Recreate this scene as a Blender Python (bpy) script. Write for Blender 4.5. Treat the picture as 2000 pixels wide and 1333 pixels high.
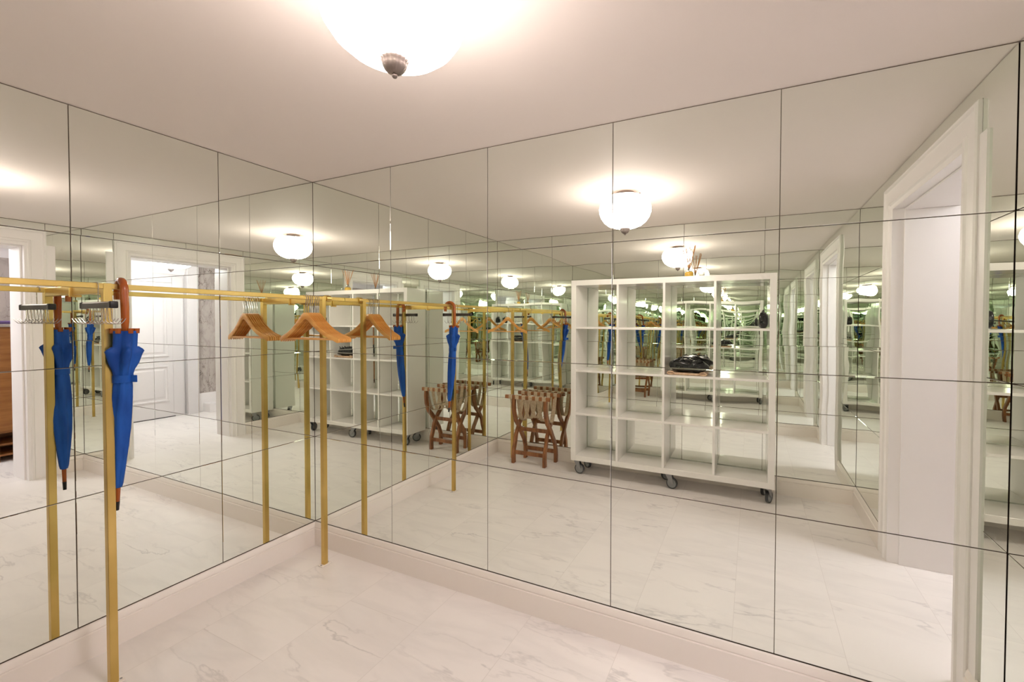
import bpy, bmesh, math, random
from mathutils import Vector, Matrix
random.seed(7)
PI = math.pi
scene = bpy.context.scene
for o in list(bpy.data.objects):
    bpy.data.objects.remove(o)
C = bpy.context.scene.collection

# ------------------------------------------------------------------ room dimensions (metres)
W, D, H = 3.394, 2.314, 2.40          # width (x), depth (y = 0 .. -D), height
HX = 5.50                              # far wall of the hall beyond the doorway
JX = 3.71                              # hall side of the right wall
ROWS = [0.151, 0.716, 1.2824, 1.8508, 2.397]
COLS_B = [0, 0.678, 1.356, 2.034, 2.713, W]
COLS_L = [0, 0.565, 1.140, 1.708, D]
DY0, DY1 = -0.245, -1.535              # outer edges of the door casing
OY0, OY1 = -0.385, -1.375              # clear opening
OZ, CZ = 2.175, 2.325                  # opening height, casing top

# ------------------------------------------------------------------ camera
f_px = 855.5
cam_d = bpy.data.cameras.new('camera')
cam = bpy.data.objects.new('camera', cam_d); C.objects.link(cam)
cam_d.sensor_fit = 'HORIZONTAL'; cam_d.sensor_width = 36.0
cam_d.lens = f_px / 2000 * 36.0
cam_d.shift_x = -61.9 / 2000; cam_d.shift_y = -20.2 / 2000
cam_d.clip_start = 0.01
yaw, pitch, roll = -0.4442, -0.0202, 0.0024
fw = Vector((math.sin(yaw) * math.cos(pitch), math.cos(yaw) * math.cos(pitch), math.sin(pitch)))
rt = Vector((math.cos(yaw), -math.sin(yaw), 0)); up = rt.cross(fw)
rt2 = rt * math.cos(roll) + up * math.sin(roll); up2 = -rt * math.sin(roll) + up * math.cos(roll)
M = Matrix((rt2, up2, -fw)).transposed().to_4x4()
M.translation = Vector((2.6196, -1.9637, 1.4829))
cam.matrix_world = M
scene.camera = cam

# ------------------------------------------------------------------ world, exposure, render settings
wd = bpy.data.worlds.new('world'); scene.world = wd; wd.use_nodes = True
wd.node_tree.nodes['Background'].inputs[0].default_value = (0.9, 0.85, 0.8, 1)
wd.node_tree.nodes['Background'].inputs[1].default_value = 0.05
scene.view_settings.view_transform = 'Standard'
scene.view_settings.look = 'None'
scene.view_settings.exposure = 0.83
scene.view_settings.gamma = 1.0
scene.view_settings.use_curve_mapping = False
cy = scene.cycles
cy.max_bounces = 22; cy.diffuse_bounces = 6; cy.glossy_bounces = 20; cy.transmission_bounces = 8; cy.transparent_max_bounces = 8
cy.caustics_reflective = True; cy.caustics_refractive = False
cy.sample_clamp_indirect = 12.0; cy.blur_glossy = 0.3
cy.use_denoising = True

LAMP = (1.794, -1.112)
LAMP_E, HALL_E = 18.0, 22.0
LAMP_COL = (1.0, 0.86, 0.79)

# ------------------------------------------------------------------ materials
def srgb(r, g, b):
    f = lambda c: (c / 255) / 12.92 if c / 255 <= 0.04045 else ((c / 255 + 0.055) / 1.055) ** 2.4
    return (f(r), f(g), f(b), 1)

def mat(name, col, rough=0.5, metal=0.0, spec=0.5, **kw):
    m = bpy.data.materials.new(name); m.use_nodes = True
    b = m.node_tree.nodes['Principled BSDF']
    b.inputs['Base Color'].default_value = col if len(col) == 4 else (*col, 1)
    b.inputs['Roughness'].default_value = rough
    b.inputs['Metallic'].default_value = metal
    b.inputs['Specular IOR Level'].default_value = spec
    for k, v in kw.items():
        b.inputs[k].default_value = v
    return m

def nodes(m):
    return m.node_tree.nodes, m.node_tree.links, m.node_tree.nodes['Principled BSDF']

def noise_col(m, c1, c2, scale=(5, 5, 5), detail=4, distort=0.0, bump=0.0, lo=0.35, hi=0.65, coord='Object'):
    n, l, b = nodes(m)
    tc = n.new('ShaderNodeTexCoord'); mp = n.new('ShaderNodeMapping'); nz = n.new('ShaderNodeTexNoise'); cr = n.new('ShaderNodeValToRGB')
    mp.inputs['Scale'].default_value = scale
    nz.inputs['Scale'].default_value = 1; nz.inputs['Detail'].default_value = detail; nz.inputs['Distortion'].default_value = distort
    cr.color_ramp.elements[0].position = lo; cr.color_ramp.elements[1].position = hi
    cr.color_ramp.elements[0].color = c1; cr.color_ramp.elements[1].color = c2
    l.new(tc.outputs[coord], mp.inputs[0]); l.new(mp.outputs[0], nz.inputs['Vector']); l.new(nz.outputs['Fac'], cr.inputs[0]); l.new(cr.outputs[0], b.inputs['Base Color'])
    if bump:
        bp = n.new('ShaderNodeBump'); bp.inputs['Strength'].default_value = bump; bp.inputs['Distance'].default_value = 0.002
        l.new(nz.outputs['Fac'], bp.inputs['Height']); l.new(bp.outputs[0], b.inputs['Normal'])
    return m

def mirror_mat(name, wob):
    m = mat(name, (0.915, 0.950, 0.902), 0.0, 1.0)
    n, l, b = nodes(m)
    if wob:
        g = n.new('ShaderNodeNewGeometry'); nz = n.new('ShaderNodeTexNoise'); bp = n.new('ShaderNodeBump')
        nz.inputs['Scale'].default_value = 2.2; nz.inputs['Detail'].default_value = 1.0
        bp.inputs['Strength'].default_value = 1.0; bp.inputs['Distance'].default_value = wob
        l.new(g.outputs['Position'], nz.inputs['Vector']); l.new(nz.outputs['Fac'], bp.inputs['Height']); l.new(bp.outputs[0], b.inputs['Normal'])
    return m

def marble_mat(name, base, vein, vscale=1.6, dark=0.5, tiles=True, rough=0.42):
    m = mat(name, base, rough, 0, 0.3)
    n, l, b = nodes(m)
    g = n.new('ShaderNodeNewGeometry')
    mp = n.new('ShaderNodeMapping'); mp.inputs['Rotation'].default_value = (0, 0, -1.05); mp.inputs['Scale'].default_value = (0.75, 2.8, 1.3)
    l.new(g.outputs['Position'], mp.inputs[0])
    src = mp.outputs[0]
    if tiles:                                   # each tile is cut from its own part of the slab
        br = n.new('ShaderNodeTexBrick'); br.inputs['Scale'].default_value = 1.0
        br.inputs['Brick Width'].default_value = 0.92; br.inputs['Row Height'].default_value = 0.46
        br.inputs['Mortar Size'].default_value = 0.0012; br.inputs['Mortar Smooth'].default_value = 0.1
        br.inputs['Color1'].default_value = (0, 0, 0, 1); br.inputs['Color2'].default_value = (1, 1, 1, 1); br.inputs['Mortar'].default_value = (0.5, 0.5, 0.5, 1)
        bm_ = n.new('ShaderNodeMapping'); bm_.inputs['Rotation'].default_value = (0, 0, PI / 2); bm_.inputs['Location'].default_value = (0.13, 0.21, 0)
        l.new(g.outputs['Position'], bm_.inputs[0]); l.new(bm_.outputs[0], br.inputs['Vector'])
        sc = n.new('ShaderNodeVectorMath'); sc.operation = 'SCALE'; sc.inputs['Scale'].default_value = 7.0
        l.new(br.outputs['Color'], sc.inputs[0])
        ad = n.new('ShaderNodeVectorMath'); ad.operation = 'ADD'; l.new(mp.outputs[0], ad.inputs[0]); l.new(sc.outputs[0], ad.inputs[1])
        src = ad.outputs[0]
    def ridge(scale, width, detail, dist):
        nz = n.new('ShaderNodeTexNoise'); nz.inputs['Scale'].default_value = scale; nz.inputs['Detail'].default_value = detail; nz.inputs['Distortion'].default_value = dist
        nz.inputs['Roughness'].default_value = 0.55
        l.new(src, nz.inputs['Vector'])
        s = n.new('ShaderNodeMath'); s.operation = 'SUBTRACT'; s.inputs[1].default_value = 0.5; l.new(nz.outputs['Fac'], s.inputs[0])
        a = n.new('ShaderNodeMath'); a.operation = 'ABSOLUTE'; l.new(s.outputs[0], a.inputs[0])
        r = n.new('ShaderNodeMapRange'); r.inputs['From Min'].default_value = 0; r.inputs['From Max'].default_value = width
        r.inputs['To Min'].default_value = 1; r.inputs['To Max'].default_value = 0; l.new(a.outputs[0], r.inputs[0])
        return r.outputs[0]
    v1 = ridge(vscale, 0.016, 7, 0.25); v2 = ridge(vscale * 0.7, 0.08, 5, 0.4)
    msk = n.new('ShaderNodeTexNoise'); msk.inputs['Scale'].default_value = 1.3; msk.inputs['Detail'].default_value = 2; l.new(src, msk.inputs['Vector'])
    mr = n.new('ShaderNodeMapRange'); mr.inputs['From Min'].default_value = 0.42; mr.inputs['From Max'].default_value = 0.68; l.new(msk.outputs['Fac'], mr.inputs[0])
    a1 = n.new('ShaderNodeMath'); a1.operation = 'MULTIPLY'; l.new(v1, a1.inputs[0]); l.new(mr.outputs[0], a1.inputs[1])
    a2 = n.new('ShaderNodeMath'); a2.operation = 'MULTIPLY'; l.new(v2, a2.inputs[0]); a2.inputs[1].default_value = 0.22
    a3 = n.new('ShaderNodeMath'); a3.operation = 'ADD'; l.new(a1.outputs[0], a3.inputs[0]); l.new(a2.outputs[0], a3.inputs[1])
    a4 = n.new('ShaderNodeMath'); a4.operation = 'MULTIPLY'; l.new(a3.outputs[0], a4.inputs[0]); a4.inputs[1].default_value = dark; a4.use_clamp = True
    mx = n.new('ShaderNodeMix'); mx.data_type = 'RGBA'; mx.inputs['A'].default_value = base; mx.inputs['B'].default_value = vein
    l.new(a4.outputs[0], mx.inputs['Factor'])
    out = mx.outputs['Result']
    if tiles:
        m2 = n.new('ShaderNodeMix'); m2.data_type = 'RGBA'; l.new(br.outputs['Fac'], m2.inputs['Factor']); l.new(out, m2.inputs['A'])
        m2.inputs['B'].default_value = (base[0] * 0.84, base[1] * 0.83, base[2] * 0.82, 1); out = m2.outputs['Result']
    l.new(out, b.inputs['Base Color'])
    return m

def emit_mat(name, col, strength):
    m = bpy.data.materials.new(name); m.use_nodes = True
    n, l, b = nodes(m)
    b.inputs['Base Color'].default_value = (0.9, 0.88, 0.85, 1); b.inputs['Roughness'].default_value = 0.4
    b.inputs['Emission Color'].default_value = (*col, 1); b.inputs['Emission Strength'].default_value = strength
    return m

M_MIRROR = mirror_mat('mirror_glass', 0.00008)
M_MIRROR_W = mirror_mat('mirror_glass_wavy', 0.0016)
M_BACK = mat('joint_brown', srgb(112, 96, 82), 0.6)
M_CEIL = mat('ceiling_paint', (0.895, 0.825, 0.785), 0.7, 0, 0.2)
M_FLOOR = marble_mat('white_marble_floor', (0.87, 0.83, 0.80, 1), (0.45, 0.43, 0.42, 1))
M_TRIM = mat('cream_trim_paint', (0.88, 0.82, 0.765), 0.35, 0, 0.4)
M_WHITE = mat('white_door_paint', (0.90, 0.865, 0.85), 0.35, 0, 0.4)
M_HALLW = mat('hall_woodwork_paint', (0.74, 0.71, 0.705), 0.4, 0, 0.4)
M_HALL = mat('hall_wall_paint', (0.72, 0.69, 0.69), 0.6, 0, 0.3)
M_MARBLE_WALL = marble_mat('grey_marble_wall', (0.52, 0.46, 0.42, 1), (0.20, 0.17, 0.15, 1), 3.0, 1.4, False, 0.25)
M_SHELF = mat('white_gloss_lacquer', (0.91, 0.885, 0.85), 0.12, 0, 0.5)
M_BRASS = noise_col(mat('aged_brass', (0.68, 0.45, 0.13), 0.30, 1.0), (0.60, 0.42, 0.13, 1), (0.72, 0.52, 0.18, 1), (3, 3, 5), 2)
M_CHROME = mat('chrome_wire', (0.52, 0.50, 0.49), 0.2, 1.0)
M_STEEL = mat('caster_steel', (0.35, 0.35, 0.36), 0.35, 0.8)
M_RUBBER = mat('grey_rubber', (0.06, 0.065, 0.07), 0.5)
M_HUB = mat('caster_hub_grey', (0.30, 0.31, 0.31), 0.45)
M_BLUE = noise_col(mat('blue_nylon', (0.01, 0.08, 0.40), 0.55, 0, 0.3), (0.006, 0.055, 0.30, 1), (0.012, 0.10, 0.46, 1), (14, 14, 5), 3, bump=0.3)
M_CHERRY = noise_col(mat('red_brown_lacquered_wood', (0.30, 0.05, 0.01), 0.22, 0, 0.6), (0.30, 0.055, 0.006, 1), (0.48, 0.12, 0.014, 1), (30, 30, 4), 4)
M_BLACK = mat('black_plastic', (0.012, 0.011, 0.011), 0.3, 0, 0.5)
M_TIEWOOD = noise_col(mat('dark_grey_brown_wood', (0.06, 0.05, 0.045), 0.4), (0.045, 0.036, 0.032, 1), (0.085, 0.07, 0.062, 1), (8, 60, 60), 3)
M_HANGER = noise_col(mat('honey_beech_wood', (0.72, 0.36, 0.11), 0.33, 0, 0.5), (0.70, 0.31, 0.06, 1), (0.90, 0.50, 0.15, 1), (4, 40, 30), 3)
M_WALNUT = noise_col(mat('walnut_wood', (0.20, 0.075, 0.025), 0.32, 0, 0.5), (0.20, 0.07, 0.022, 1), (0.38, 0.155, 0.055, 1), (25, 25, 5), 4)
M_WEB = noise_col(mat('tan_webbing', (0.45, 0.36, 0.24), 0.8, 0, 0.2), (0.46, 0.36, 0.24, 1), (0.56, 0.45, 0.31, 1), (60, 60, 60), 2, bump=0.1)
M_PEWTER = mat('pewter_metal', (0.30, 0.25, 0.23), 0.4, 0.9)
M_GLOW = emit_mat('frosted_lamp_glass', LAMP_COL, LAMP_E)
M_GLOW_IN = emit_mat('lamp_glass_inside', LAMP_COL, LAMP_E * 0.18)
M_GLOW_TOP = emit_mat('lamp_glass_collar', LAMP_COL, 2.8)
M_GLOWH = emit_mat('frosted_hall_lamp_glass', (0.93, 0.93, 1.0), HALL_E)
M_BAG = noise_col(mat('black_patent_leather', (0.012, 0.012, 0.013), 0.22, 0, 0.6), (0.006, 0.007, 0.008, 1), (0.022, 0.024, 0.022, 1), (20, 20, 20), 4, bump=0.8)
M_TAN = noise_col(mat('pale_tan_cloth', (0.66, 0.46, 0.30), 0.7), (0.55, 0.36, 0.22, 1), (0.74, 0.55, 0.38, 1), (30, 30, 30), 3, bump=0.4)
M_AMBER = mat('amber_oil', (0.90, 0.58, 0.10), 0.15, 0, 0.6, **{'Transmission Weight': 0.2})
M_GLASS = mat('clear_glass', (0.95, 0.95, 0.93), 0.03, 0, 0.6, **{'Transmission Weight': 0.95, 'IOR': 1.2})
M_REED = mat('reed_orange_brown', (0.62, 0.30, 0.12), 0.6)
M_CABWOOD = noise_col(mat('orange_brown_cabinet_wood', (0.36, 0.15, 0.035), 0.35, 0, 0.5), (0.30, 0.115, 0.025, 1), (0.42, 0.18, 0.045, 1), (4, 4, 30), 4)
M_PURPLE = mat('purple_cloth', (0.13, 0.08, 0.22), 0.8)
M_DARKGAP = mat('gap_shade_dark', (0.05, 0.045, 0.04), 0.6)  # colour standing in for the shade in the gap under the hall door

# ------------------------------------------------------------------ helpers
def box(bm, x0, x1, y0, y1, z0, z1, bev=0.0, seg=1):
    r = bmesh.ops.create_cube(bm, size=1.0)
    vs = r['verts']
    for v in vs:
        v.co = Vector(((x0 + x1) / 2 + v.co.x * (x1 - x0), (y0 + y1) / 2 + v.co.y * (y1 - y0), (z0 + z1) / 2 + v.co.z * (z1 - z0)))
    if bev:
        es = list({e for v in vs for e in v.link_edges})
        bmesh.ops.bevel(bm, geom=es, offset=bev, segments=seg, affect='EDGES', profile=0.5)

def tube(bm, pts, r, n=12, caps=True, closed=False):
    """round tube through pts; r number or list"""
    pts = [Vector(p) for p in pts]; k = len(pts)
    rs = r if isinstance(r, (list, tuple)) else [r] * k
    rings = []; prev = None
    for i, p in enumerate(pts):
        if closed: t = (pts[(i + 1) % k] - pts[i - 1]).normalized()
        else: t = (pts[min(i + 1, k - 1)] - pts[max(i - 1, 0)]).normalized()
        if prev is None:
            a = Vector((0, 0, 1)) if abs(t.z) < 0.9 else Vector((1, 0, 0))
            u = t.cross(a).normalized()
        else:
            u = (prev - t * prev.dot(t)).normalized()
        prev = u; w = t.cross(u)
        rings.append([bm.verts.new(p + (u * math.cos(2 * PI * j / n) + w * math.sin(2 * PI * j / n)) * rs[i]) for j in range(n)])
    for i in range(k if closed else k - 1):
        a, b = rings[i], rings[(i + 1) % k]
        for j in range(n):
            bm.faces.new((a[j], a[(j + 1) % n], b[(j + 1) % n], b[j]))
    if caps and not closed:
        bm.faces.new(rings[0][::-1]); bm.faces.new(rings[-1])

def lathe(bm, prof, cx=0, cy=0, n=48, lobes=0, amp=0.0, cap_ends=False):
    rings = []
    for (r, z) in prof:
        if r < 1e-6:
            rings.append([bm.verts.new((cx, cy, z))])
        else:
            rings.append([bm.verts.new((cx + r * (1 + amp * math.cos(lobes * 2 * PI * j / n)) * math.cos(2 * PI * j / n),
                                        cy + r * (1 + amp * math.cos(lobes * 2 * PI * j / n)) * math.sin(2 * PI * j / n), z)) for j in range(n)])
    for a, b in zip(rings, rings[1:]):
        if len(a) == 1 and len(b) == 1: continue
        for j in range(n):
            if len(a) == 1: bm.faces.new((a[0], b[j], b[(j + 1) % n]))
            elif len(b) == 1: bm.faces.new((a[j], b[0], a[(j + 1) % n]))
            else: bm.faces.new((a[j], b[j], b[(j + 1) % n], a[(j + 1) % n]))

def sweep(bm, prof, path, closed_prof=True):
    """profile points given as functions already placed: list of rings of points"""
    rings = [[bm.verts.new(p) for p in ring] for ring in path]
    k = len(rings[0])
    for a, b in zip(rings, rings[1:]):
        for j in range(k if closed_prof else k - 1):
            bm.faces.new((a[j], a[(j + 1) % k], b[(j + 1) % k], b[j]))
    if closed_prof:
        bm.faces.new(rings[0][::-1]); bm.faces.new(rings[-1])

def obj(name, bm, m, parent=None, smooth=False, angle=35):
    bmesh.ops.recalc_face_normals(bm, faces=bm.faces[:])
    me = bpy.data.meshes.new(name); 
    if smooth:
        for f in bm.faces: f.smooth = True
        for e in bm.edges:
            if len(e.link_faces) == 2 and e.calc_face_angle(0) > math.radians(angle): e.smooth = False
    bm.to_mesh(me); bm.free(); me.materials.append(m)
    o = bpy.data.objects.new(name, me); C.objects.link(o)
    if parent is not None:
        o.parent = parent
        o.location = -Vector(parent.get('_base', (0, 0, 0))) if '_base' in parent else (0, 0, 0)
    return o

def new(): return bmesh.new()

def boxobj(name, dims, m, parent=None, bev=0.0, seg=1):
    bm = new(); box(bm, *dims, bev=bev, seg=seg); return obj(name, bm, m, parent, smooth=bool(seg > 1))

def thing(name, label, cat, loc=(0, 0, 0), group=None, rot=0.0):
    """Empty at the thing's base; child meshes are written in the thing's own coordinates"""
    o = bpy.data.objects.new(name, None); C.objects.link(o); o.empty_display_size = 0.1
    o.location = loc; o.rotation_euler = (0, 0, rot); o['label'] = label; o['category'] = cat
    if group: o['group'] = group
    return o

def struct(o): o['kind'] = 'structure'; return o

def copy_tree(src, loc, label, group=None, rot=None):
    r = src.copy(); C.objects.link(r); r.location = loc; r['label'] = label
    if rot is not None: r.rotation_euler = rot
    if group: r['group'] = group
    for ch in list(src.children):
        c = ch.copy(); C.objects.link(c); c.parent = r
        for g in list(ch.children):
            d = g.copy(); C.objects.link(d); d.parent = c
    return r

# ------------------------------------------------------------------ shell
struct(boxobj('floor', (-0.12, HX + 0.1, -3.1, 1.1, -0.1, 0.0), M_FLOOR))
struct(boxobj('ceiling', (-0.12, HX + 0.1, -3.1, 1.1, H, H + 0.1), M_CEIL))
T = 0.006
wall_b = struct(boxobj('wall_back', (-0.12, W + 0.0, T, 0.12, 0, H), M_BACK))
wall_l = struct(boxobj('wall_left', (-0.12, -T, -D - 0.12, T, 0, H), M_BACK))
wall_f = struct(boxobj('wall_front', (-0.12, W + 0.0, -D - 0.12, -D - T, 0, H), M_BACK))
bm = new()
box(bm, W + T, JX, DY0 + 0.06, 1.1, 0, H)
box(bm, W + T, JX, -3.1, DY1 - 0.0 + 0.02, 0, H)
box(bm, W + T, JX, DY1, DY0 + 0.06, OZ + 0.02, H)
wall_r = struct(obj('wall_right', bm, M_BACK))

GAP = 0.0013
def panel(parent, axis, a0, a1, z0, z1, at, m, tilt=0.0, sgn=1):
    """one mirror tile; axis 'x' lies on a wall of constant y, 'y' on a wall of constant x; `at` is the front face"""
    bm = new(); w = a1 - a0 - 2 * GAP; h = z1 - z0 - 2 * GAP; t = 0.005
    if axis == 'x': box(bm, -w / 2, w / 2, 0 if sgn > 0 else -t, t if sgn > 0 else 0, -h / 2, h / 2, bev=0.0010)
    else: box(bm, 0 if sgn > 0 else -t, t if sgn > 0 else 0, -w / 2, w / 2, -h / 2, h / 2, bev=0.0010)
    o = obj('mirror_panel', bm, m, parent)
    c = (a0 + a1) / 2; z = (z0 + z1) / 2
    o.location = (c, at, z) if axis == 'x' else (at, c, z)
    r1, r2 = random.uniform(-tilt, tilt), random.uniform(-tilt, tilt)
    o.rotation_euler = (r1, 0, r2) if axis == 'x' else (0, r1, r2)
    return o

for i in range(5):
    for k in range(4):
        panel(wall_b, 'x', COLS_B[i], COLS_B[i + 1], ROWS[k], ROWS[k + 1], 0.0, M_MIRROR, 0.0008, 1)
        panel(wall_f, 'x', COLS_B[i], COLS_B[i + 1], ROWS[k], ROWS[k + 1], -D, M_MIRROR_W, 0.002, -1)
for i in range(4):
    for k in range(4):
        panel(wall_l, 'y', -COLS_L[i + 1], -COLS_L[i], ROWS[k], ROWS[k + 1], 0.0, M_MIRROR, 0.0008, -1)
for k in range(4):
    panel(wall_r, 'y', DY0, 0, ROWS[k], ROWS[k + 1], W, M_MIRROR, 0.0008, 1)
    panel(wall_r, 'y', -D, DY1, ROWS[k], ROWS[k + 1], W, M_MIRROR_W, 0.0015, 1)
for a, b in ((DY0, -0.89), (-0.89, DY1)):
    panel(wall_r, 'y', b, a, CZ + 0.002, ROWS[4], W, M_MIRROR, 0.0008, 1)

# baseboards: flat board with a stepped, rounded cap
BB = [(0.0, 0.0), (0.020, 0.0), (0.020, 0.110), (0.0145, 0.1135), (0.0145, 0.1155), (0.0175, 0.119), (0.0165, 0.126), (0.0125, 0.138), (0.009, 0.145), (0.004, 0.148), (0.0, 0.148)]
def baseboard(name, p0, p1, nrm, m0=0.0, m1=0.0):
    p0, p1, n_ = Vector(p0), Vector(p1), Vector(nrm); d = (p1 - p0).normalized()
    ring = lambda p, s: [p + n_ * a + Vector((0, 0, z)) + d * a * s for a, z in BB]
    bm = new(); sweep(bm, None, [ring(p0, m0), ring(p1, m1)])
    return struct(obj(name, bm, M_TRIM, None, True, 30))
baseboard('baseboard_back', (0, T * 0, 0), (W, 0, 0), (0, -1, 0), 1, -1)
baseboard('baseboard_left', (0, 0, 0), (0, -D, 0), (1, 0, 0), 1, -1)
baseboard('baseboard_front', (0, -D, 0), (W, -D, 0), (0, 1, 0), 1, -1)
baseboard('baseboard_right', (W, 0, 0), (W, DY0, 0), (-1, 0, 0), 1, 0)
baseboard('baseboard_right', (W, DY1, 0), (W, -D, 0), (-1, 0, 0), 0, -1)

# doorway: moulded casing and deep white jambs
CAS = [(0.0, 0.0), (0.0, 0.014), (0.007, 0.020), (0.018, 0.020), (0.025, 0.012), (0.031, 0.010), (0.096, 0.010), (0.102, 0.018), (0.116, 0.020), (0.124, 0.011), (0.138, 0.008), (0.138, 0.0)]
def casing(x, sgn, oy0, oy1, oz, cz):
    """profile: (distance in from the outer edge, projection)"""
    wd_ = 0.14
    bm = new(); rings = []
    def ring(y, z, dy, dz): return [Vector((x + sgn * pr, y + dy * a, z + dz * a)) for a, pr in CAS]
    path = [ring(oy0, 0, -1, 0), ring(oy0, cz, -1, -1), ring(oy1, cz, 1, -1), ring(oy1, 0, 1, 0)]
    sweep(bm, None, path)
    return bm
d1 = struct(obj('door_1', casing(W, -1, DY0, DY1, OZ, CZ), M_WHITE, None, True, 25))
bm = new()
box(bm, W - 0.008, JX + 0.008, OY0, DY0 + 0.059, 0, OZ + 0.018)
box(bm, W - 0.008, JX + 0.008, DY1 + 0.022, OY1, 0, OZ + 0.018)
box(bm, W - 0.008, JX + 0.008, OY1, OY0, OZ, OZ + 0.018)
obj('jamb', bm, M_WHITE, d1)
bm = new()
box(bm, W + 0.05, JX - 0.002, OY0 - 0.012, OY0, 0, OZ - 0.012, bev=0.002); box(bm, W + 0.05, JX - 0.002, OY1, OY1 + 0.012, 0, OZ - 0.012, bev=0.002); box(bm, W + 0.05, JX - 0.002, OY1, OY0, OZ - 0.012, OZ, bev=0.002)
obj('door_rebate', bm, M_WHITE, d1)
obj('hall_casing', casing(JX, 1, DY0, DY1, OZ, CZ), M_WHITE, d1, True, 25)

# hall beyond the doorway
bm = new(); box(bm, JX + 0.001, JX + 0.006, DY0, 1.1, 0, H); box(bm, JX + 0.001, JX + 0.006, -3.1, DY1, 0, H); box(bm, JX + 0.001, JX + 0.006, DY1, DY0, CZ, H)
struct(obj('wall_hall_near', bm, M_HALL))
struct(boxobj('wall_hall_far', (HX, HX + 0.1, -2.0, 1.1, 0, H), M_HALL))
struct(boxobj('wall_hall_north', (JX, HX + 0.1, 1.0, 1.1, 0, H), M_HALL))
struct(boxobj('wall_hall_south', (JX, HX + 0.1, -3.1, -3.0, 0, H), M_HALL))
struct(boxobj('wall_hall_marble', (HX - 0.0, HX + 0.1, -3.1, -2.0, 0, H), M_MARBLE_WALL))
struct(boxobj('trim_1', (HX - 0.03, HX, -0.62, 1.0, 0.2, H), M_MARBLE_WALL))
struct(boxobj('trim_2', (HX - 0.10, HX, -2.02, -1.86, 0, H), M_HALLW, bev=0.004))
bm = new()
box(bm, HX - 0.03, HX, -3.0, -2.02, 0, 0.30, bev=0.003); box(bm, HX - 0.22, HX - 0.03, -3.0, -2.10, 0, 0.14, bev=0.003)
struct(obj('trim_3', bm, M_WHITE))
CV = [(0, 2.20), (0.012, 2.20), (0.02, 2.215), (0.03, 2.24), (0.055, 2.30), (0.10, 2.35), (0.13, 2.365), (0.14, 2.40), (0, 2.40)]
bm = new(); sweep(bm, None, [[Vector((HX - a, y, z)) for a, z in CV] for y in (-2.0, 1.0)])
struct(obj('trim_4', bm, M_WHITE, None, True, 30))
# panelled hall door
d2 = struct(boxobj('door_2', (HX - 0.035, HX - 0.002, -1.69, -0.80, 0.012, 2.06), M_HALLW, bev=0.002))
def door_panel(y0, y1, z0, z1):
    bm = new()
    ring = lambda ins, pr: [Vector((HX - 0.035 - pr, y0 + ins, z0 + ins)), Vector((HX - 0.035 - pr, y1 - ins, z0 + ins)), Vector((HX - 0.035 - pr, y1 - ins, z1 - ins)), Vector((HX - 0.035 - pr, y0 + ins, z1 - ins))]
    rs = [ring(0, 0), ring(0.006, 0.014), ring(0.022, 0.014), ring(0.032, 0.001), ring(0.05, 0.001), ring(0.075, 0.010)]
    vr = [[bm.verts.new(p) for p in r] for r in rs]
    for a, b in zip(vr, vr[1:]):
        for j in range(4): bm.faces.new((a[j], a[(j + 1) % 4], b[(j + 1) % 4], b[j]))
    bm.faces.new(vr[-1])
    obj('door_panel', bm, M_HALLW, d2)
for z0, z1 in ((0.25, 0.80), (0.93, 1.92)):
    door_panel(-1.64, -0.86, z0, z1)
bm = new()
box(bm, HX - 0.03, HX, -0.80 + 0.003, -0.70, 0, 2.15, bev=0.004); box(bm, HX - 0.03, HX, -1.84, -1.69 - 0.003, 0, 2.15, bev=0.004); box(bm, HX - 0.03, HX, -1.69, -0.80, 2.063, 2.15, bev=0.004)
obj('door_frame', bm, M_HALLW, d2)
boxobj('door_gap_shade', (HX - 0.034, HX - 0.004, -1.72, -0.76, 0.0, 0.012), M_DARKGAP, d2)  # dark strip painted as the shaded gap below the door leaf

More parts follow.
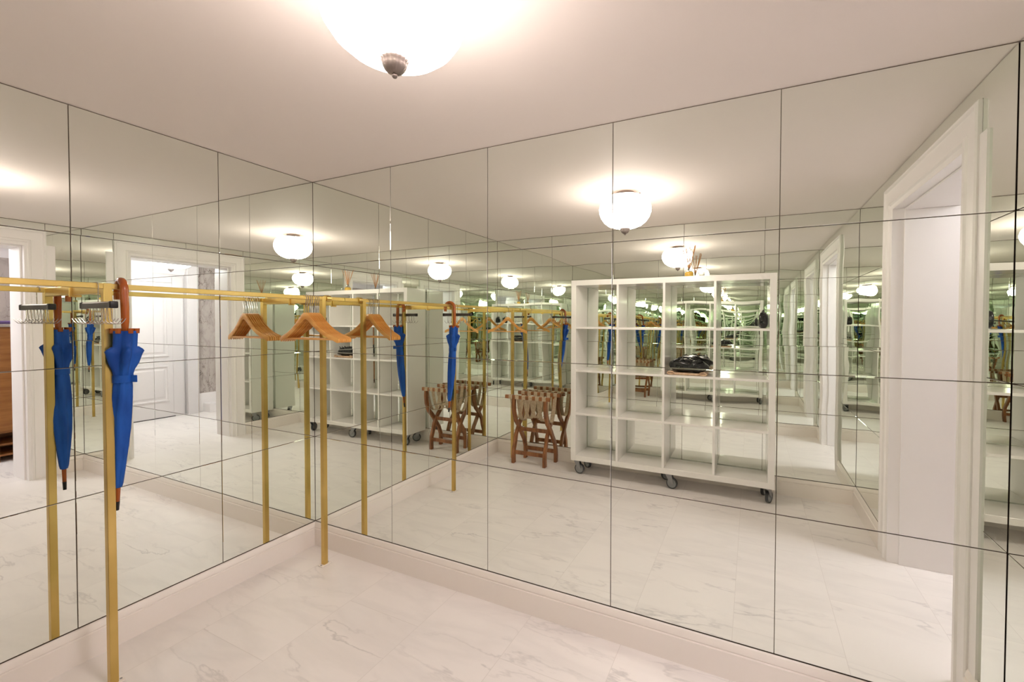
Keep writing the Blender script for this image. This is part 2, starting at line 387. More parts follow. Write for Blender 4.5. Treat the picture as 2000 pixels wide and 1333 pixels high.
# ------------------------------------------------------------------ ceiling lamps
BOWL = [(0.0, 2.146), (0.04, 2.148), (0.08, 2.156), (0.118, 2.172), (0.148, 2.197), (0.169, 2.228), (0.180, 2.260), (0.182, 2.288), (0.177, 2.315), (0.166, 2.338), (0.150, 2.353), (0.138, 2.358)]
def ceiling_lamp(name, label, x, y, m_glow, prof, zt):
    t = thing(name, label, 'ceiling lamp', (x, y, H))
    loc = lambda p: [(r, z - H) for r, z in p]
    bm = new(); inner = [(max(r - 0.004, 0), z + 0.004) for r, z in prof]
    lathe(bm, loc(prof) + [(prof[-1][0] - 0.004, prof[-1][1] - H)] + loc(inner[::-1]), n=64)
    nf = len(bm.faces); bm.faces.ensure_lookup_table()
    for i, fc in enumerate(bm.faces): fc.material_index = 1 if i >= (len(prof)) * 64 else (2 if m_glow == M_GLOW and i >= 7 * 64 else 0)
    gb = obj('glass_bowl', bm, m_glow, t, True, 60); gb.data.materials.append(M_GLOW_IN if m_glow == M_GLOW else m_glow); gb.data.materials.append(M_GLOW_TOP)
    z0 = prof[0][1]
    bm = new(); lathe(bm, loc([(0, z0 + 0.006), (0.031, z0 + 0.006), (0.0345, z0 + 0.002), (0.0345, z0 - 0.003), (0.031, z0 - 0.007), (0.0295, z0 - 0.014), (0.0265, z0 - 0.022), (0.019, z0 - 0.031), (0.009, z0 - 0.036), (0, z0 - 0.036)]), n=72, lobes=18, amp=0.035)
    f = obj('finial', bm, M_PEWTER, t, True, 50)
    bm = new(); lathe(bm, loc([(0, z0 - 0.033), (0.006, z0 - 0.035), (0.0075, z0 - 0.040), (0.005, z0 - 0.045), (0, z0 - 0.046)]), n=24)
    obj('tip', bm, M_PEWTER, f, True, 60)
    bm = new(); tube(bm, [(0, 0, z0 - H + 0.01), (0, 0, -0.01)], 0.005)
    obj('rod', bm, M_PEWTER, t)
    bm = new(); lathe(bm, loc([(0, H - 0.014), (0.05, H - 0.014), (0.062, H - 0.009), (0.065, H), (0, H)]), n=40)
    obj('ceiling_plate', bm, M_PEWTER, t, True, 40)
    bm = new(); rr = prof[-1][0] - 0.002; zz = prof[-1][1] - H
    for k in range(3):
        a = 2 * PI * k / 3 + 0.5
        tube(bm, [(0, 0, zz + 0.012), (rr * math.cos(a), rr * math.sin(a), zz + 0.004)], 0.003, 8)
        tube(bm, [(rr * math.cos(a), rr * math.sin(a), zz - 0.008), (rr * math.cos(a), rr * math.sin(a), zz + 0.012)], 0.006, 10)
    obj('spider_bracket', bm, M_PEWTER, t)
    bm = new(); lathe(bm, loc([(0, prof[-1][1] + 0.006), (rr - 0.016, prof[-1][1] + 0.006), (rr - 0.013, prof[-1][1] + 0.010), (0, prof[-1][1] + 0.012)]), n=40)
    obj('cover_plate', bm, M_WHITE, t, True, 40)
    return t
ceiling_lamp('ceiling_lamp', 'glowing white glass bowl lamp with pewter finial on the ceiling', LAMP[0], LAMP[1], M_GLOW, BOWL, H)
HB = [(r * 1.32, 2.182 + (z - 2.146) * 0.78) for r, z in BOWL]
ceiling_lamp('ceiling_lamp', 'glowing white bowl lamp in the hall beyond the doorway', 4.45, -1.22, M_GLOWH, HB, H)

# ------------------------------------------------------------------ brass clothes rail
XR, ZB0, ZB1, BW = 0.283, 1.610, 1.632, 0.011
POSTS = (-0.152, -1.130, -2.16)
rail = thing('clothes_rail', 'square brass clothes rail on floor posts along the left mirror wall', 'clothes rail', (XR, -1.1, 0))
rail['_base'] = (XR, -1.1, 0)
bm = new(); box(bm, XR - BW, XR + BW, -D + 0.012, -0.001, ZB0, ZB1, bev=0.0015); obj('hanging_bar', bm, M_BRASS, rail)
for y in POSTS:
    bm = new(); box(bm, XR - 0.0135, XR + 0.0135, y - 0.0135, y + 0.0135, 0.006, ZB1 + 0.001, bev=0.0015); obj('post', bm, M_BRASS, rail)
    bm = new(); box(bm, 0.004, XR - 0.0135, y - 0.0125, y + 0.0125, 1.593, 1.631, bev=0.0012)
    a = obj('wall_arm', bm, M_BRASS, rail)
    bm = new(); box(bm, 0.0005, 0.006, y - 0.019, y + 0.019, 1.584, 1.640, bev=0.001); obj('wall_plate', bm, M_BRASS, a)
    bm = new(); box(bm, XR - 0.02, XR + 0.02, y - 0.032, y + 0.032, 0.0005, 0.006, bev=0.001)
    p = obj('floor_plate', bm, M_TRIM, rail)
    for s in (-1, 1):
        bm = new(); lathe(bm, [(0, 0.006), (0.0045, 0.006), (0.0045, 0.008), (0, 0.009)], XR, y + s * 0.024, 14); obj('screw', bm, M_STEEL, p)
bm = new(); lathe(bm, [(0.0, 0), (0.02, 0), (0.02, 0.03), (0, 0.03)], n=28)
bmesh.ops.rotate(bm, verts=bm.verts, cent=(0, 0, 0), matrix=Matrix.Rotation(PI / 2, 3, 'X')); bmesh.ops.translate(bm, verts=bm.verts, vec=(XR, -0.105, (ZB0 + ZB1) / 2))
obj('collar', bm, M_BRASS, rail, True)

# ------------------------------------------------------------------ umbrella hanging from the rail
def umbrella():
    ux, uy = 0.318, -1.088                                # shaft under the crook
    dirx, diry = -0.99, 0.136                              # crook plane
    R = 0.043; zc = 1.605
    t = thing('umbrella', 'furled blue umbrella with a red-brown crook handle hanging on the brass rail', 'umbrella', (ux, uy, 0.698))
    t['_base'] = (ux, uy, 0.698)
    tip = Vector((0.251, -1.097, 0.698)); top = Vector((ux, uy, 1.45)); ax = (tip - top).normalized()
    at = lambda z: top + (tip - top) * ((1.45 - z) / (1.45 - 0.698))
    pts = [Vector((ux, uy, 1.44)), Vector((ux + 0.003, uy, 1.48)), Vector((ux + 0.003, uy, 1.54)), Vector((ux, uy, 1.58)), Vector((ux, uy, zc))]
    for k in range(1, 13):
        a = PI * k / 12
        off = R - R * math.cos(a)
        pts.append(Vector((ux + dirx * off, uy + diry * off, zc + R * math.sin(a))))
    e = pts[-1]; pts += [e - Vector((0, 0, 0.012)), e - Vector((0, 0, 0.034))]
    bm = new(); tube(bm, pts, [0.0105, 0.0125] + [0.0135] * (len(pts) - 3) + [0.0132], 20); h = obj('handle', bm, M_CHERRY, t, True, 50)
    bm = new(); tube(bm, [e - Vector((0, 0, 0.006)), e - Vector((0, 0, 0.0072))], 0.0139, 20); obj('band', bm, M_BRASS, h)
    bm = new(); tube(bm, [Vector((ux, uy, 1.447)), at(0.79)], 0.0065, 12); obj('shaft', bm, M_CHERRY, t, True)
    # fabric: pleated, flared towards the handle, pinched by the strap, tapering to the ferrule
    prof = [(1.442, .0375, .10, .0), (1.425, .0380, .10, .0), (1.40, .0370, .12, .1), (1.378, .0370, .12, .2), (1.366, .0400, .18, .3), (1.355, .0460, .34, .4), (1.348, .0475, .40, .45), (1.336, .0450, .36, .5),
            (1.31, .0400, .26, .6), (1.285, .0365, .18, .7), (1.265, .0335, .12, .8), (1.25, .0325, .08, .85), (1.235, .0325, .08, .9), (1.215, .0340, .10, 1.0), (1.17, .0360, .12, 1.2), (1.11, .0370, .12, 1.5), (1.04, .0365, .12, 1.8),
            (.97, .0330, .13, 2.1), (.90, .0270, .13, 2.4), (.85, .0220, .12, 2.6), (.81, .0180, .10, 2.8), (.795, .0150, .06, 2.9), (.792, .007, 0, 2.9)]
    bm = new(); n = 80; rings = []
    for z, r, a, tw in prof:
        c = at(z); ring = []
        for j in range(n):
            th = 2 * PI * j / n; s = math.cos(2.5 * (th - tw * 0.3) ) if False else abs(math.cos(2.5 * th + tw * 0.8))
            lob = (s ** 1.6) * 2 - 1
            fine = (0.045 * abs(math.cos(8 * th + 4.5 * tw)) + 0.012 * math.cos(23 * th - 5 * tw)) * (1 if z < 1.3 else 0.5)
            rr = r * (0.94 if z > 1.3 else 0.82) * (1 + a * lob + fine)
            ring.append(bm.verts.new(c + Vector((rr * math.cos(th), rr * math.sin(th), 0.012 * lob * (1 if 1.33 < z < 1.37 else 0)))))
        rings.append(ring)
    # inner lining of the cup at the top
    for z, r in ((1.44, .033), (1.40, .028), (1.375, .008)):
        c = at(z); rings.insert(0, [bm.verts.new(c + Vector((r * math.cos(2 * PI * j / n), r * math.sin(2 * PI * j / n), 0))) for j in range(n)])
    for a, b in zip(rings, rings[1:]):
        for j in range(n): bm.faces.new((a[j], b[j], b[(j + 1) % n], a[(j + 1) % n]))
    cn = obj('canopy', bm, M_BLUE, t, True, 80)
    for k in range(6):
        th = 2 * PI * (k + 0.1) / 6; c = at(1.44)
        bm = new(); q = c + Vector((0.0355 * math.cos(th), 0.0355 * math.sin(th), 0))
        tube(bm, [q - Vector((0, 0, 0.008)), q + Vector((0, 0, 0.012))], [0.0085, 0.0100], 10); obj('rib_tip', bm, M_CHERRY, cn, True)
    # strap with its loose end standing off to the room side
    bm = new(); rings = []
    for z in (1.262, 1.232):
        c = at(z); rings.append([bm.verts.new(c + Vector((0.0325 * math.cos(2 * PI * j / 40), 0.0325 * math.sin(2 * PI * j / 40), 0))) for j in range(40)])
    for j in range(40): bm.faces.new((rings[0][j], rings[1][j], rings[1][(j + 1) % 40], rings[0][(j + 1) % 40]))
    c = at(1.247); ctr = c + Vector((0.032 * 0.9, 0.032 * 0.43, 0)); d = Vector((0.903, 0.43, 0)); nn = Vector((-0.43, 0.903, 0))
    vs = [bm.verts.new(ctr + d * s + nn * q + Vector((0, 0, zz))) for s in (-0.01, 0.026) for q in (-0.0015, 0.0015) for zz in (-0.014, 0.014)]
    for f in ((0, 1, 3, 2), (4, 6, 7, 5), (0, 4, 5, 1), (2, 3, 7, 6), (1, 5, 7, 3), (0, 2, 6, 4)): bm.faces.new([vs[i] for i in f])
    obj('strap', bm, M_BLUE, t)
    bm = new(); tube(bm, [at(0.797), at(0.735)], [0.0078, 0.0068], 16); fr = obj('ferrule', bm, M_CHERRY, t, True)
    bm = new(); tube(bm, [at(0.735), at(0.698)], [0.0072, 0.0060], 16); obj('end_cap', bm, M_BLACK, fr, True)
umbrella()

# ------------------------------------------------------------------ tie hanger
def tie_hanger():
    cx, cy_, zb = 0.297, -1.160, 1.544
    t = thing('tie_hanger', 'dark wooden tie hanger with fanned chrome hooks on the brass rail beside the umbrella', 'tie hanger', (cx, cy_, zb), rot=-0.04)
    bm = new()
    secs = [(-0.144, 0.008, 0.006), (-0.138, 0.011, 0.011), (-0.128, 0.012, 0.013), (0.128, 0.012, 0.013), (0.138, 0.011, 0.011), (0.144, 0.008, 0.006)]
    sweep(bm, None, [[Vector((x, a, 0.0 - b * 0.9)), Vector((x, a, b * 0.6)), Vector((x, a * 0.5, b)), Vector((x, -a * 0.5, b)), Vector((x, -a, b * 0.6)), Vector((x, -a, -b * 0.9))] for x, a, b in secs])
    obj('bar', bm, M_TIEWOOD, t, True, 40)
    for s in (-1, 1):
        bm = new(); box(bm, s * 0.128 if s > 0 else s * 0.147, s * 0.147 if s > 0 else s * 0.128, -0.0128, 0.0128, -0.0132, 0.0136, bev=0.004, seg=3)
        obj('end_cap', bm, M_BLACK, t, True)
    bm = new()
    R = 0.019; zr = ZB1 + 0.0035 - R - zb
    pts = [(0, 0, 0.01), (0, 0, 0.030), (0.004, 0, 0.044), (-0.004, 0, 0.058)] 
    hx = XR - cx
    arc = [(hx + R * math.cos(a), 0, zr + R * math.sin(a)) for a in [(-0.6 + i * (PI + 0.6) / 14) * 1.0 for i in range(15)]]
    tube(bm, [(0, 0, 0.01), (0, 0, 0.028)] + arc, 0.0017, 8); obj('hook', bm, M_CHROME, t, True)
    for k in range(14):
        x = -0.105 + k * 0.0162
        s = 1 if k % 2 else -1
        bm = new()
        pts = [(x, 0.004 * s, -0.010), (x, 0.006 * s, -0.052), (x + 0.002, 0.010 * s, -0.066), (x + 0.005, 0.020 * s, -0.074), (x + 0.009, 0.030 * s, -0.072), (x + 0.012, 0.037 * s, -0.062), (x + 0.014, 0.042 * s, -0.052)] if k > 6 else \
              [(x, 0.004 * s, -0.010), (x, 0.006 * s, -0.052), (x - 0.002, 0.010 * s, -0.066), (x - 0.005, 0.020 * s, -0.074), (x - 0.009, 0.030 * s, -0.072), (x - 0.012, 0.037 * s, -0.062), (x - 0.014, 0.042 * s, -0.052)]
        tube(bm, pts, 0.0014, 6); obj('tie_hook', bm, M_CHROME, t, True)
tie_hanger()

# ------------------------------------------------------------------ wooden coat hangers
def coat_hanger(y, label, group, yaw_):
    t = thing('coat_hanger', label, 'coat hanger', (XR + 0.008, y, 1.53), group)
    t.rotation_euler = (0, 0, yaw_)
    # arms: flat bent board; outline along half width
    top = [(0, 0.004), (0.016, 0.001), (0.035, -0.014), (0.06, -0.040), (0.09, -0.068), (0.125, -0.094), (0.165, -0.116), (0.20, -0.129), (0.222, -0.137), (0.234, -0.146)]
    bot = [(0, -0.034), (0.016, -0.040), (0.035, -0.056), (0.06, -0.078), (0.09, -0.101), (0.125, -0.124), (0.165, -0.145), (0.20, -0.158), (0.222, -0.170), (0.234, -0.166)]
    bm = new(); rings = []
    xs = [(-a[0], a[1], b[1]) for a, b in reversed(list(zip(top, bot)))] + [(a[0], a[1], b[1]) for a, b in list(zip(top, bot))[1:]]
    for x, zt, zb in xs:
        u = abs(x) / 0.234; yo = 0.022 * u ** 2.0; th = 0.0038 + 0.0008 * u
        if u > 0.97: th *= 0.7
        c = [(-th, zb + 0.004), (-th * 0.5, zb), (th * 0.5, zb), (th, zb + 0.004), (th, zt - 0.004), (th * 0.5, zt), (-th * 0.5, zt), (-th, zt - 0.004)]
        rings.append([Vector((x, yo + q - 0.008, z)) for q, z in c])
    sweep(bm, None, rings); obj('shoulders', bm, M_HANGER, t, True, 50)
    bm = new(); tube(bm, [(-0.205, 0.009, -0.150), (0.205, 0.009, -0.150)], 0.0052, 12); obj('trouser_bar', bm, M_HANGER, t, True)
    R = 0.019; zr = ZB1 + 0.0035 - R - 1.53; hx = -0.008
    arc = [(hx + R * math.cos(a), -0.008, zr + R * math.sin(a)) for a in [-0.5 + i * (PI + 0.8) / 16 for i in range(17)]]
    bm = new(); tube(bm, [(0, -0.008, 0.0), (0, -0.008, 0.036)] + arc, 0.0020, 8); obj('hook', bm, M_CHROME, t, True)
    return t
GRP = 'wooden coat hangers bunched at the corner end of the brass rail'
ys = [-0.264, -0.2505, -0.236, -0.2225, -0.2085, -0.195, -0.1815]
nm = ['frontmost wooden coat hanger of the bunch by the room corner, nearest the umbrella', 'second wooden coat hanger from the front in the bunch by the corner', 'third wooden coat hanger from the front in the bunch by the corner',
      'middle wooden coat hanger of the seven bunched by the corner', 'wooden coat hanger just behind the middle one of the corner bunch', 'sixth wooden coat hanger in the bunch, one before the corner post', 'rearmost wooden coat hanger of the bunch, against the corner post']
yaws = [0.060, 0.054, 0.062, 0.055, 0.061, 0.054, 0.058]
h0 = coat_hanger(ys[0], nm[0], GRP, yaws[0])
for i in range(1, 7):
    copy_tree(h0, (XR + 0.008 + random.uniform(-0.002, 0.002), ys[i], 1.53), nm[i], GRP, (0, 0, yaws[i]))
s0 = copy_tree(h0, (XR + 0.008, -2.035, 1.53), 'single wooden coat hanger alone near the shelf end of the brass rail', 'lone hanger on the brass rail', (0, 0, -0.05))
del s0['group']

# ------------------------------------------------------------------ folding luggage rack
def luggage_rack():
    x0, x1 = 0.30, 0.815; yf, yb = -1.985, -2.262; zt = 0.705; fx = (0.385, 0.745)
    t = thing('luggage_rack', 'folding walnut luggage rack with tan webbing straps beside the shelving unit', 'luggage rack', (0.56, -2.12, 0)); t['_base'] = (0.56, -2.12, 0)
    ym = (yf + yb) / 2
    def leg(x, front_top):
        s = 1 if front_top else -1
        yt = yf if front_top else yb; yo = -2.245 if front_top else -2.035
        pts = [(yt - s * 0.004, zt - 0.012), (yt + s * 0.002, 0.62), (yt - s * 0.008, 0.54), (yt - s * 0.045, 0.45), (ym + s * 0.035, 0.39), (ym, 0.345), (ym - s * 0.035, 0.29), (yo + s * 0.035, 0.22), (yo + s * 0.004, 0.14), (yo - s * 0.002, 0.07), (yo + s * 0.0, 0.0)]
        bm = new(); rings = []
        for i, (y, z) in enumerate(pts):
            a = pts[max(i - 1, 0)]; b = pts[min(i + 1, len(pts) - 1)]
            dv = Vector((0, b[0] - a[0], b[1] - a[1])).normalized(); nn = Vector((0, dv.z, -dv.y)); wd_ = 0.024 if z < 0.12 else 0.021
            if i == len(pts) - 1: nn = Vector((0, -1, 0))
            if i == 0: nn = Vector((0, -1, 0))
            c = Vector((x + (0.0155 if front_top else -0.0155), y, z))
            hx = 0.015
            rings.append([c + nn * wd_ + Vector((hx, 0, 0)), c + nn * wd_ - Vector((hx, 0, 0)), c - nn * wd_ - Vector((hx, 0, 0)), c - nn * wd_ + Vector((hx, 0, 0))])
        sweep(bm, None, rings); bmesh.ops.bevel(bm, geom=bm.edges[:], offset=0.0025, segments=1, affect='EDGES')
        obj('leg', bm, M_WALNUT, t)
    for x in fx:
        leg(x, True); leg(x, False)
    for y in (yf, yb):
        bm = new(); box(bm, x0, x1, y - 0.015, y + 0.015, zt - 0.021, zt + 0.019, bev=0.006, seg=2); obj('top_rail', bm, M_WALNUT, t, True)
    for y, z in ((-2.042, 0.115), (-2.24, 0.115), (ym, 0.345)):
        bm = new(); box(bm, fx[0] + 0.0, fx[1], y - 0.009, y + 0.009, z - 0.020, z + 0.020, bev=0.002); obj('stretcher', bm, M_WALNUT, t)
    for k in range(6):
        xc = x0 + 0.066 + k * 0.0768; bm = new(); n = 18; hw = 0.0205; th = 0.0016
        sag = 0.225 + 0.02 * math.sin(k * 1.7)
        path = []
        # wrap over the front rail, hang in a deep loop, wrap over the back rail
        path += [(yf + 0.0165, zt - 0.020), (yf + 0.0165, zt + 0.012), (yf + 0.010, zt + 0.0205), (yf - 0.010, zt + 0.0205), (yf - 0.0165, zt + 0.012), (yf - 0.0172, zt - 0.022)]
        for i in range(1, n):
            u = i / n; y = (yf - 0.018) * (1 - u) + (yb + 0.018) * u
            s = 1 - abs(2 * u - 1) ** 2.6
            path.append((y, zt - 0.022 - sag * s))
        path += [(yb + 0.0172, zt - 0.022), (yb + 0.0165, zt + 0.012), (yb + 0.010, zt + 0.0205), (yb - 0.010, zt + 0.0205), (yb - 0.0165, zt + 0.012), (yb - 0.0165, zt - 0.020)]
        rings = []
        for i, (y, z) in enumerate(path):
            a = path[max(i - 1, 0)]; b = path[min(i + 1, len(path) - 1)]
            dv = Vector((0, b[0] - a[0], b[1] - a[1])).normalized(); nn = Vector((0, dv.z, -dv.y)) * th; c = Vector((xc, y, z))
            rings.append([c + nn + Vector((hw, 0, 0)), c + nn - Vector((hw, 0, 0)), c - nn - Vector((hw, 0, 0)), c - nn + Vector((hw, 0, 0))])
        sweep(bm, None, rings); obj('strap', bm, M_WEB, t)
luggage_rack()

# ------------------------------------------------------------------ shelving unit on casters
SX0, SX1, SZ0, SZ1 = 1.036, 2.797, 0.137, 1.882
SY0, SY1 = -1.9795, -2.296
FR, DV = 0.050, 0.020
cw = (SX1 - SX0 - 2 * FR - 3 * DV) / 4; chh = (SZ1 - SZ0 - 2 * FR - 3 * DV) / 4
sh = thing('shelving_unit', 'white open-backed shelving unit of sixteen cubes standing on casters', 'shelving unit', ((SX0 + SX1) / 2, (SY0 + SY1) / 2, 0)); sh['_base'] = ((SX0 + SX1) / 2, (SY0 + SY1) / 2, 0)
def sbox(name, *d):
    bm = new(); box(bm, *d, bev=0.0012); return obj(name, bm, M_SHELF, sh)
sbox('side_panel', SX0, SX0 + FR, SY1, SY0, SZ0, SZ1); sbox('side_panel', SX1 - FR, SX1, SY1, SY0, SZ0, SZ1)
sbox('top_panel', SX0 + FR, SX1 - FR, SY1, SY0, SZ1 - FR, SZ1); sbox('bottom_panel', SX0 + FR, SX1 - FR, SY1, SY0, SZ0, SZ0 + FR)
shelf_z = []
for k in range(3):
    z = SZ0 + FR + chh * (k + 1) + DV * k; shelf_z.append(z + DV)
    sbox('shelf_board', SX0 + FR, SX1 - FR, SY1, SY0, z, z + DV)
col_x = [SX0 + FR + (cw + DV) * k for k in range(5)]
for k in range(3):
    x = SX0 + FR + cw * (k + 1) + DV * k
    sbox('divider', x, x + DV, SY1 + 0.001, SY0 - 0.001, SZ0 + FR, SZ1 - FR)
def caster(x, y, ang):
    bm = new(); box(bm, -0.03, 0.03, -0.03, 0.03, SZ0 - 0.005, SZ0, bev=0.001)
    Rz = Matrix.Rotation(ang, 3, 'Z')
    def place(bm): bmesh.ops.rotate(bm, verts=bm.verts, cent=(0, 0, 0), matrix=Rz); bmesh.ops.translate(bm, verts=bm.verts, vec=(x, y, 0))
    place(bm); c = obj('caster', bm, M_STEEL, sh)
    bm = new()
    for s in (-1, 1): 
        sweep(bm, None, [[Vector((a, s * 0.0175 + q, z)) for a, z in ((-0.03, SZ0 - 0.012), (0.028, SZ0 - 0.012), (0.046, 0.050), (0.034, 0.040), (0.0, 0.075))] for q in (-0.0015, 0.0015)])
    lathe(bm, [(0, SZ0 - 0.005), (0.026, SZ0 - 0.005), (0.026, SZ0 - 0.014), (0, SZ0 - 0.014)], n=20)
    place(bm); obj('fork', bm, M_STEEL, c)
    bm = new(); lathe(bm, [(0.040, -0.013), (0.048, -0.012), (0.050, -0.006), (0.050, 0.006), (0.048, 0.012), (0.040, 0.013), (0.040, -0.013)], n=36)
    bmesh.ops.rotate(bm, verts=bm.verts, cent=(0, 0, 0), matrix=Matrix.Rotation(PI / 2, 3, 'X')); bmesh.ops.translate(bm, verts=bm.verts, vec=(0.026, 0, 0.050)); place(bm)
    obj('tyre', bm, M_RUBBER, c, True)
    bm = new(); lathe(bm, [(0, -0.012), (0.010, -0.012), (0.012, -0.008), (0.040, -0.010), (0.0405, -0.005), (0.0405, 0.005), (0.040, 0.010), (0.012, 0.008), (0.010, 0.012), (0, 0.012)], n=36)
    bmesh.ops.rotate(bm, verts=bm.verts, cent=(0, 0, 0), matrix=Matrix.Rotation(PI / 2, 3, 'X')); bmesh.ops.translate(bm, verts=bm.verts, vec=(0.026, 0, 0.050)); place(bm)
    obj('hub', bm, M_HUB, c, True)
for x, y, a in ((1.085, -2.035, 0.1), (1.965, -2.035, 0.2), (2.75, -2.035, -1.15), (1.10, -2.245, 0.6), (1.93, -2.245, 2.6), (2.735, -2.245, 1.9)):
    caster(x, y, a)

# ------------------------------------------------------------------ things on the shelves
def blob(bm, c, r, seed, amp=0.25, n=20, m=12, p=1.0):
    rnd = random.Random(seed); ph = [(rnd.uniform(1, 4), rnd.uniform(1, 4), rnd.uniform(1, 4), rnd.uniform(0, 6)) for _ in range(5)]
    def f(v):
        s = sum(math.sin(a * v.x * 2 + b * v.y * 2 + c_ * v.z * 2 + d) for a, b, c_, d in ph) / 5
        return 1 + amp * s
    rings = []
    for i in range(m + 1):
        ph_ = PI * i / m
        if i in (0, m):
            v = Vector((0, 0, math.cos(ph_))); rings.append([bm.verts.new((c[0], c[1], c[2] + v.z * r[2] * f(v)))]); continue
        ring = []
        for j in range(n):
            th = 2 * PI * j / n
            v = Vector((math.sin(ph_) * math.cos(th), math.sin(ph_) * math.sin(th), math.cos(ph_))); k = f(v)
            w = Vector((math.copysign(abs(v.x) ** p, v.x), math.copysign(abs(v.y) ** p, v.y), math.copysign(abs(v.z) ** p, v.z)))
            ring.append(bm.verts.new((c[0] + w.x * r[0] * k, c[1] + w.y * r[1] * k, c[2] + w.z * r[2] * (k if w.z > 0 else 1))))
        rings.append(ring)
    for a, b in zip(rings, rings[1:]):
        for j in range(n):
            if len(a) == 1: bm.faces.new((a[0], b[j], b[(j + 1) % n]))
            elif len(b) == 1: bm.faces.new((a[j], b[0], a[(j + 1) % n]))
            else: bm.faces.new((a[j], b[j], b[(j + 1) % n], a[(j + 1) % n]))
zs = shelf_z[1]
bx = col_x[2] + 0.185
t = thing('cloth_bag', 'flat pale tan cloth bag under the black handbag on the shelving unit', 'bag', (bx, -2.09, zs)); t['_base'] = (bx, -2.09, zs)
bm = new(); box(bm, bx - 0.165, bx + 0.165, -2.20, -1.995, zs + 0.001, zs + 0.020, bev=0.008, seg=3); obj('body', bm, M_TAN, t, True, 60)
for s in (-1, 1):
    bm = new(); tube(bm, [(bx + s * 0.135 + 0.028 * math.cos(a) , -1.990, zs + 0.018 + 0.013 * math.sin(a)) for a in [2 * PI * i / 16 for i in range(16)]], 0.0045, 8, closed=True); obj('loop', bm, M_TAN, t, True)
t = thing('handbag', 'crumpled shiny black handbag with knotted straps lying on the middle shelf', 'handbag', (bx, -2.09, zs + 0.02)); t['_base'] = (bx, -2.09, zs + 0.02)
bm = new(); blob(bm, (bx - 0.03, -2.09, zs + 0.082), (0.122, 0.088, 0.060), 3, 0.16, 40, 24, 0.8); blob(bm, (bx + 0.075, -2.08, zs + 0.074), (0.090, 0.080, 0.055), 9, 0.32, 32, 20, 0.85); obj('body', bm, M_BAG, t, True, 80)
rr = random.Random(4)
for k in range(5):
    a0 = bx - 0.10 + 0.045 * k; hgt = 0.135 + rr.uniform(-0.01, 0.018)
    bm = new(); tube(bm, [(a0 - 0.02, -2.05, zs + 0.08), (a0 - 0.012, -2.02, zs + hgt), (a0 + 0.02, -2.03, zs + hgt + 0.012), (a0 + 0.045, -2.06, zs + hgt - 0.004), (a0 + 0.06, -2.05, zs + 0.07)], 0.0055, 8); obj('strap', bm, M_BAG, t, True)

cbx = thing('stand_in_bag', 'small black bag standing in for an unidentified dark object in the top right cube of the shelving unit', 'bag', (2.705, -2.13, shelf_z[2])); cbx['_base'] = (2.705, -2.13, shelf_z[2])  # stand-in bag for a dark object that was not identified
bm = new(); blob(bm, (2.703, -2.13, shelf_z[2] + 0.066), (0.036, 0.085, 0.064), 12, 0.10, 32, 20, 0.6); obj('body', bm, M_BAG, cbx, True, 80)
bm = new(); tube(bm, [(2.703, -2.19, shelf_z[2] + 0.115), (2.703, -2.17, shelf_z[2] + 0.15), (2.703, -2.09, shelf_z[2] + 0.15), (2.703, -2.07, shelf_z[2] + 0.115)], 0.005, 8); obj('handle', bm, M_BAG, cbx, True)

dx, dy_, dz = 2.115, -2.08, SZ1
t = thing('reed_diffuser', 'glass reed diffuser of amber oil standing on top of the shelving unit', 'reed diffuser', (dx, dy_, dz))
bm = new(); lathe(bm, [(0, 0.0), (0.032, 0.0), (0.039, 0.011), (0.038, 0.036), (0.030, 0.046), (0, 0.046)], n=32); obj('oil', bm, M_AMBER, t, True, 50)
bm = new(); lathe(bm, [(0.0295, 0.0465), (0.022, 0.055), (0.014, 0.062), (0.012, 0.080), (0.015, 0.083), (0.0115, 0.083), (0.0105, 0.063), (0.020, 0.053), (0.0275, 0.0465), (0.0295, 0.0465)], n=32); obj('bottle_neck', bm, M_GLASS, t, True, 50)
for k in range(9):
    a = 2 * PI * k / 9; r1 = rr.uniform(0.035, 0.075)
    bm = new(); tube(bm, [(-0.006 * math.cos(a), -0.006 * math.sin(a), 0.040), (r1 * math.cos(a), r1 * math.sin(a), 0.26 + rr.uniform(-0.02, 0.02))], 0.0027, 6); obj('reed', bm, M_REED, t)
jar = thing('glass_jar', 'small clear glass jar beside the reed diffuser on the shelving unit', 'jar', (2.215, -2.10, SZ1))
bm = new(); lathe(bm, [(0, 0), (0.026, 0), (0.028, 0.004), (0.028, 0.040), (0.0255, 0.040), (0.0255, 0.006), (0, 0.006)], n=28); obj('body', bm, M_GLASS, jar, True, 40)

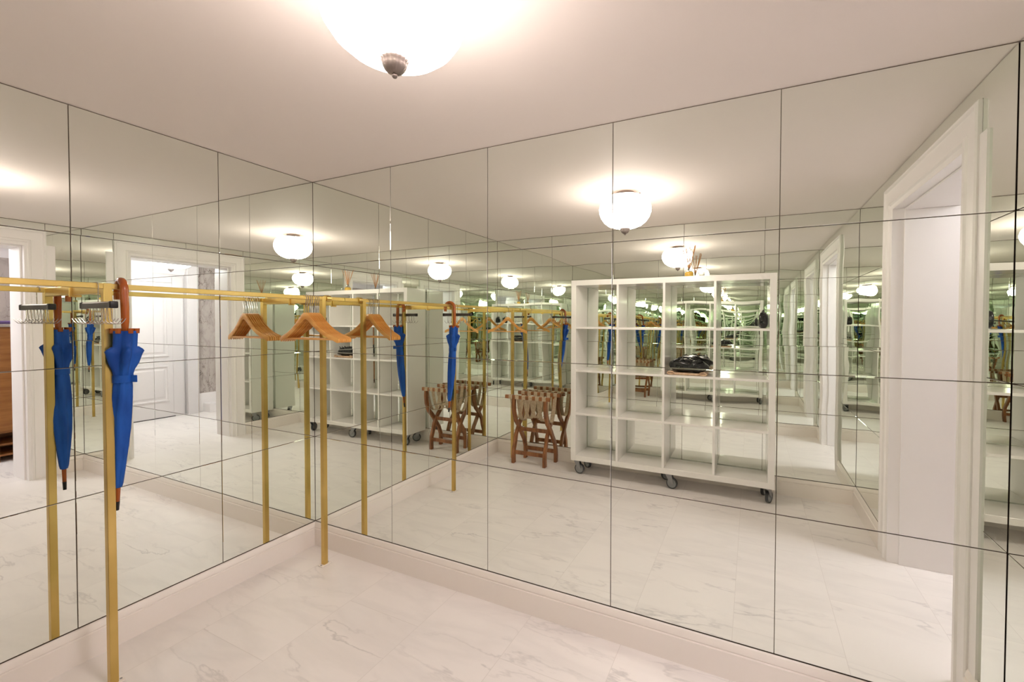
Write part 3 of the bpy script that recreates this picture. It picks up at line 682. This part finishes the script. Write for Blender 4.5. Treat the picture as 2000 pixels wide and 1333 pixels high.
# ------------------------------------------------------------------ hall cabinet seen through the doorway
cb = thing('cabinet', 'orange-brown wooden cabinet with a marble top in the hall', 'cabinet', (4.62, 0.1, 0)); cb['_base'] = (4.62, 0.1, 0)
CX0, CX1, CY0, CY1 = 4.40, 4.84, -0.34, 0.55
bm = new(); box(bm, CX0 + 0.015, CX1, CY0, CY1, 0.30, 1.42, bev=0.003)
box(bm, CX0 + 0.015, CX1, CY0, CY0 + 0.03, 0, 0.30); box(bm, CX0 + 0.015, CX1, CY1 - 0.03, CY1, 0, 0.30); box(bm, CX1 - 0.02, CX1, CY0, CY1, 0, 0.30)
obj('body', bm, M_CABWOOD, cb)
for z in (0.06, 0.17):
    bm = new(); box(bm, CX0 + 0.02, CX1 - 0.02, CY0 + 0.03, CY1 - 0.03, z, z + 0.02); obj('shelf_board', bm, M_CABWOOD, cb)
bm = new(); box(bm, CX0 - 0.01, CX1 + 0.01, CY0 - 0.015, CY1 + 0.015, 1.42, 1.45, bev=0.004); obj('marble_top', bm, M_MARBLE_WALL, cb)
for y0, y1 in ((CY0 + 0.02, 0.10), (0.11, CY1 - 0.02)):
    bm = new(); box(bm, CX0, CX0 + 0.016, y0, y1, 0.32, 1.40, bev=0.003); dd = obj('door', bm, M_CABWOOD, cb)
    bm = new(); lathe(bm, [(0, 0), (0.008, 0), (0.012, 0.012), (0.008, 0.022), (0, 0.024)], n=16)
    bmesh.ops.rotate(bm, verts=bm.verts, cent=(0, 0, 0), matrix=Matrix.Rotation(-PI / 2, 3, 'Y')); bmesh.ops.translate(bm, verts=bm.verts, vec=(CX0, 0.07 if y0 < 0 else 0.14, 0.9)); obj('knob', bm, M_BRASS, dd, True)
bm = new(); box(bm, 4.46, 4.70, -0.30, 0.02, 1.4505, 1.485, bev=0.012, seg=3)
o = obj('folded_cloth', bm, M_PURPLE, None, True, 60); o['label'] = 'purple folded cloth on the marble top of the hall cabinet'; o['category'] = 'cloth'

for o in bpy.data.objects:
    if '_base' in o: del o['_base']
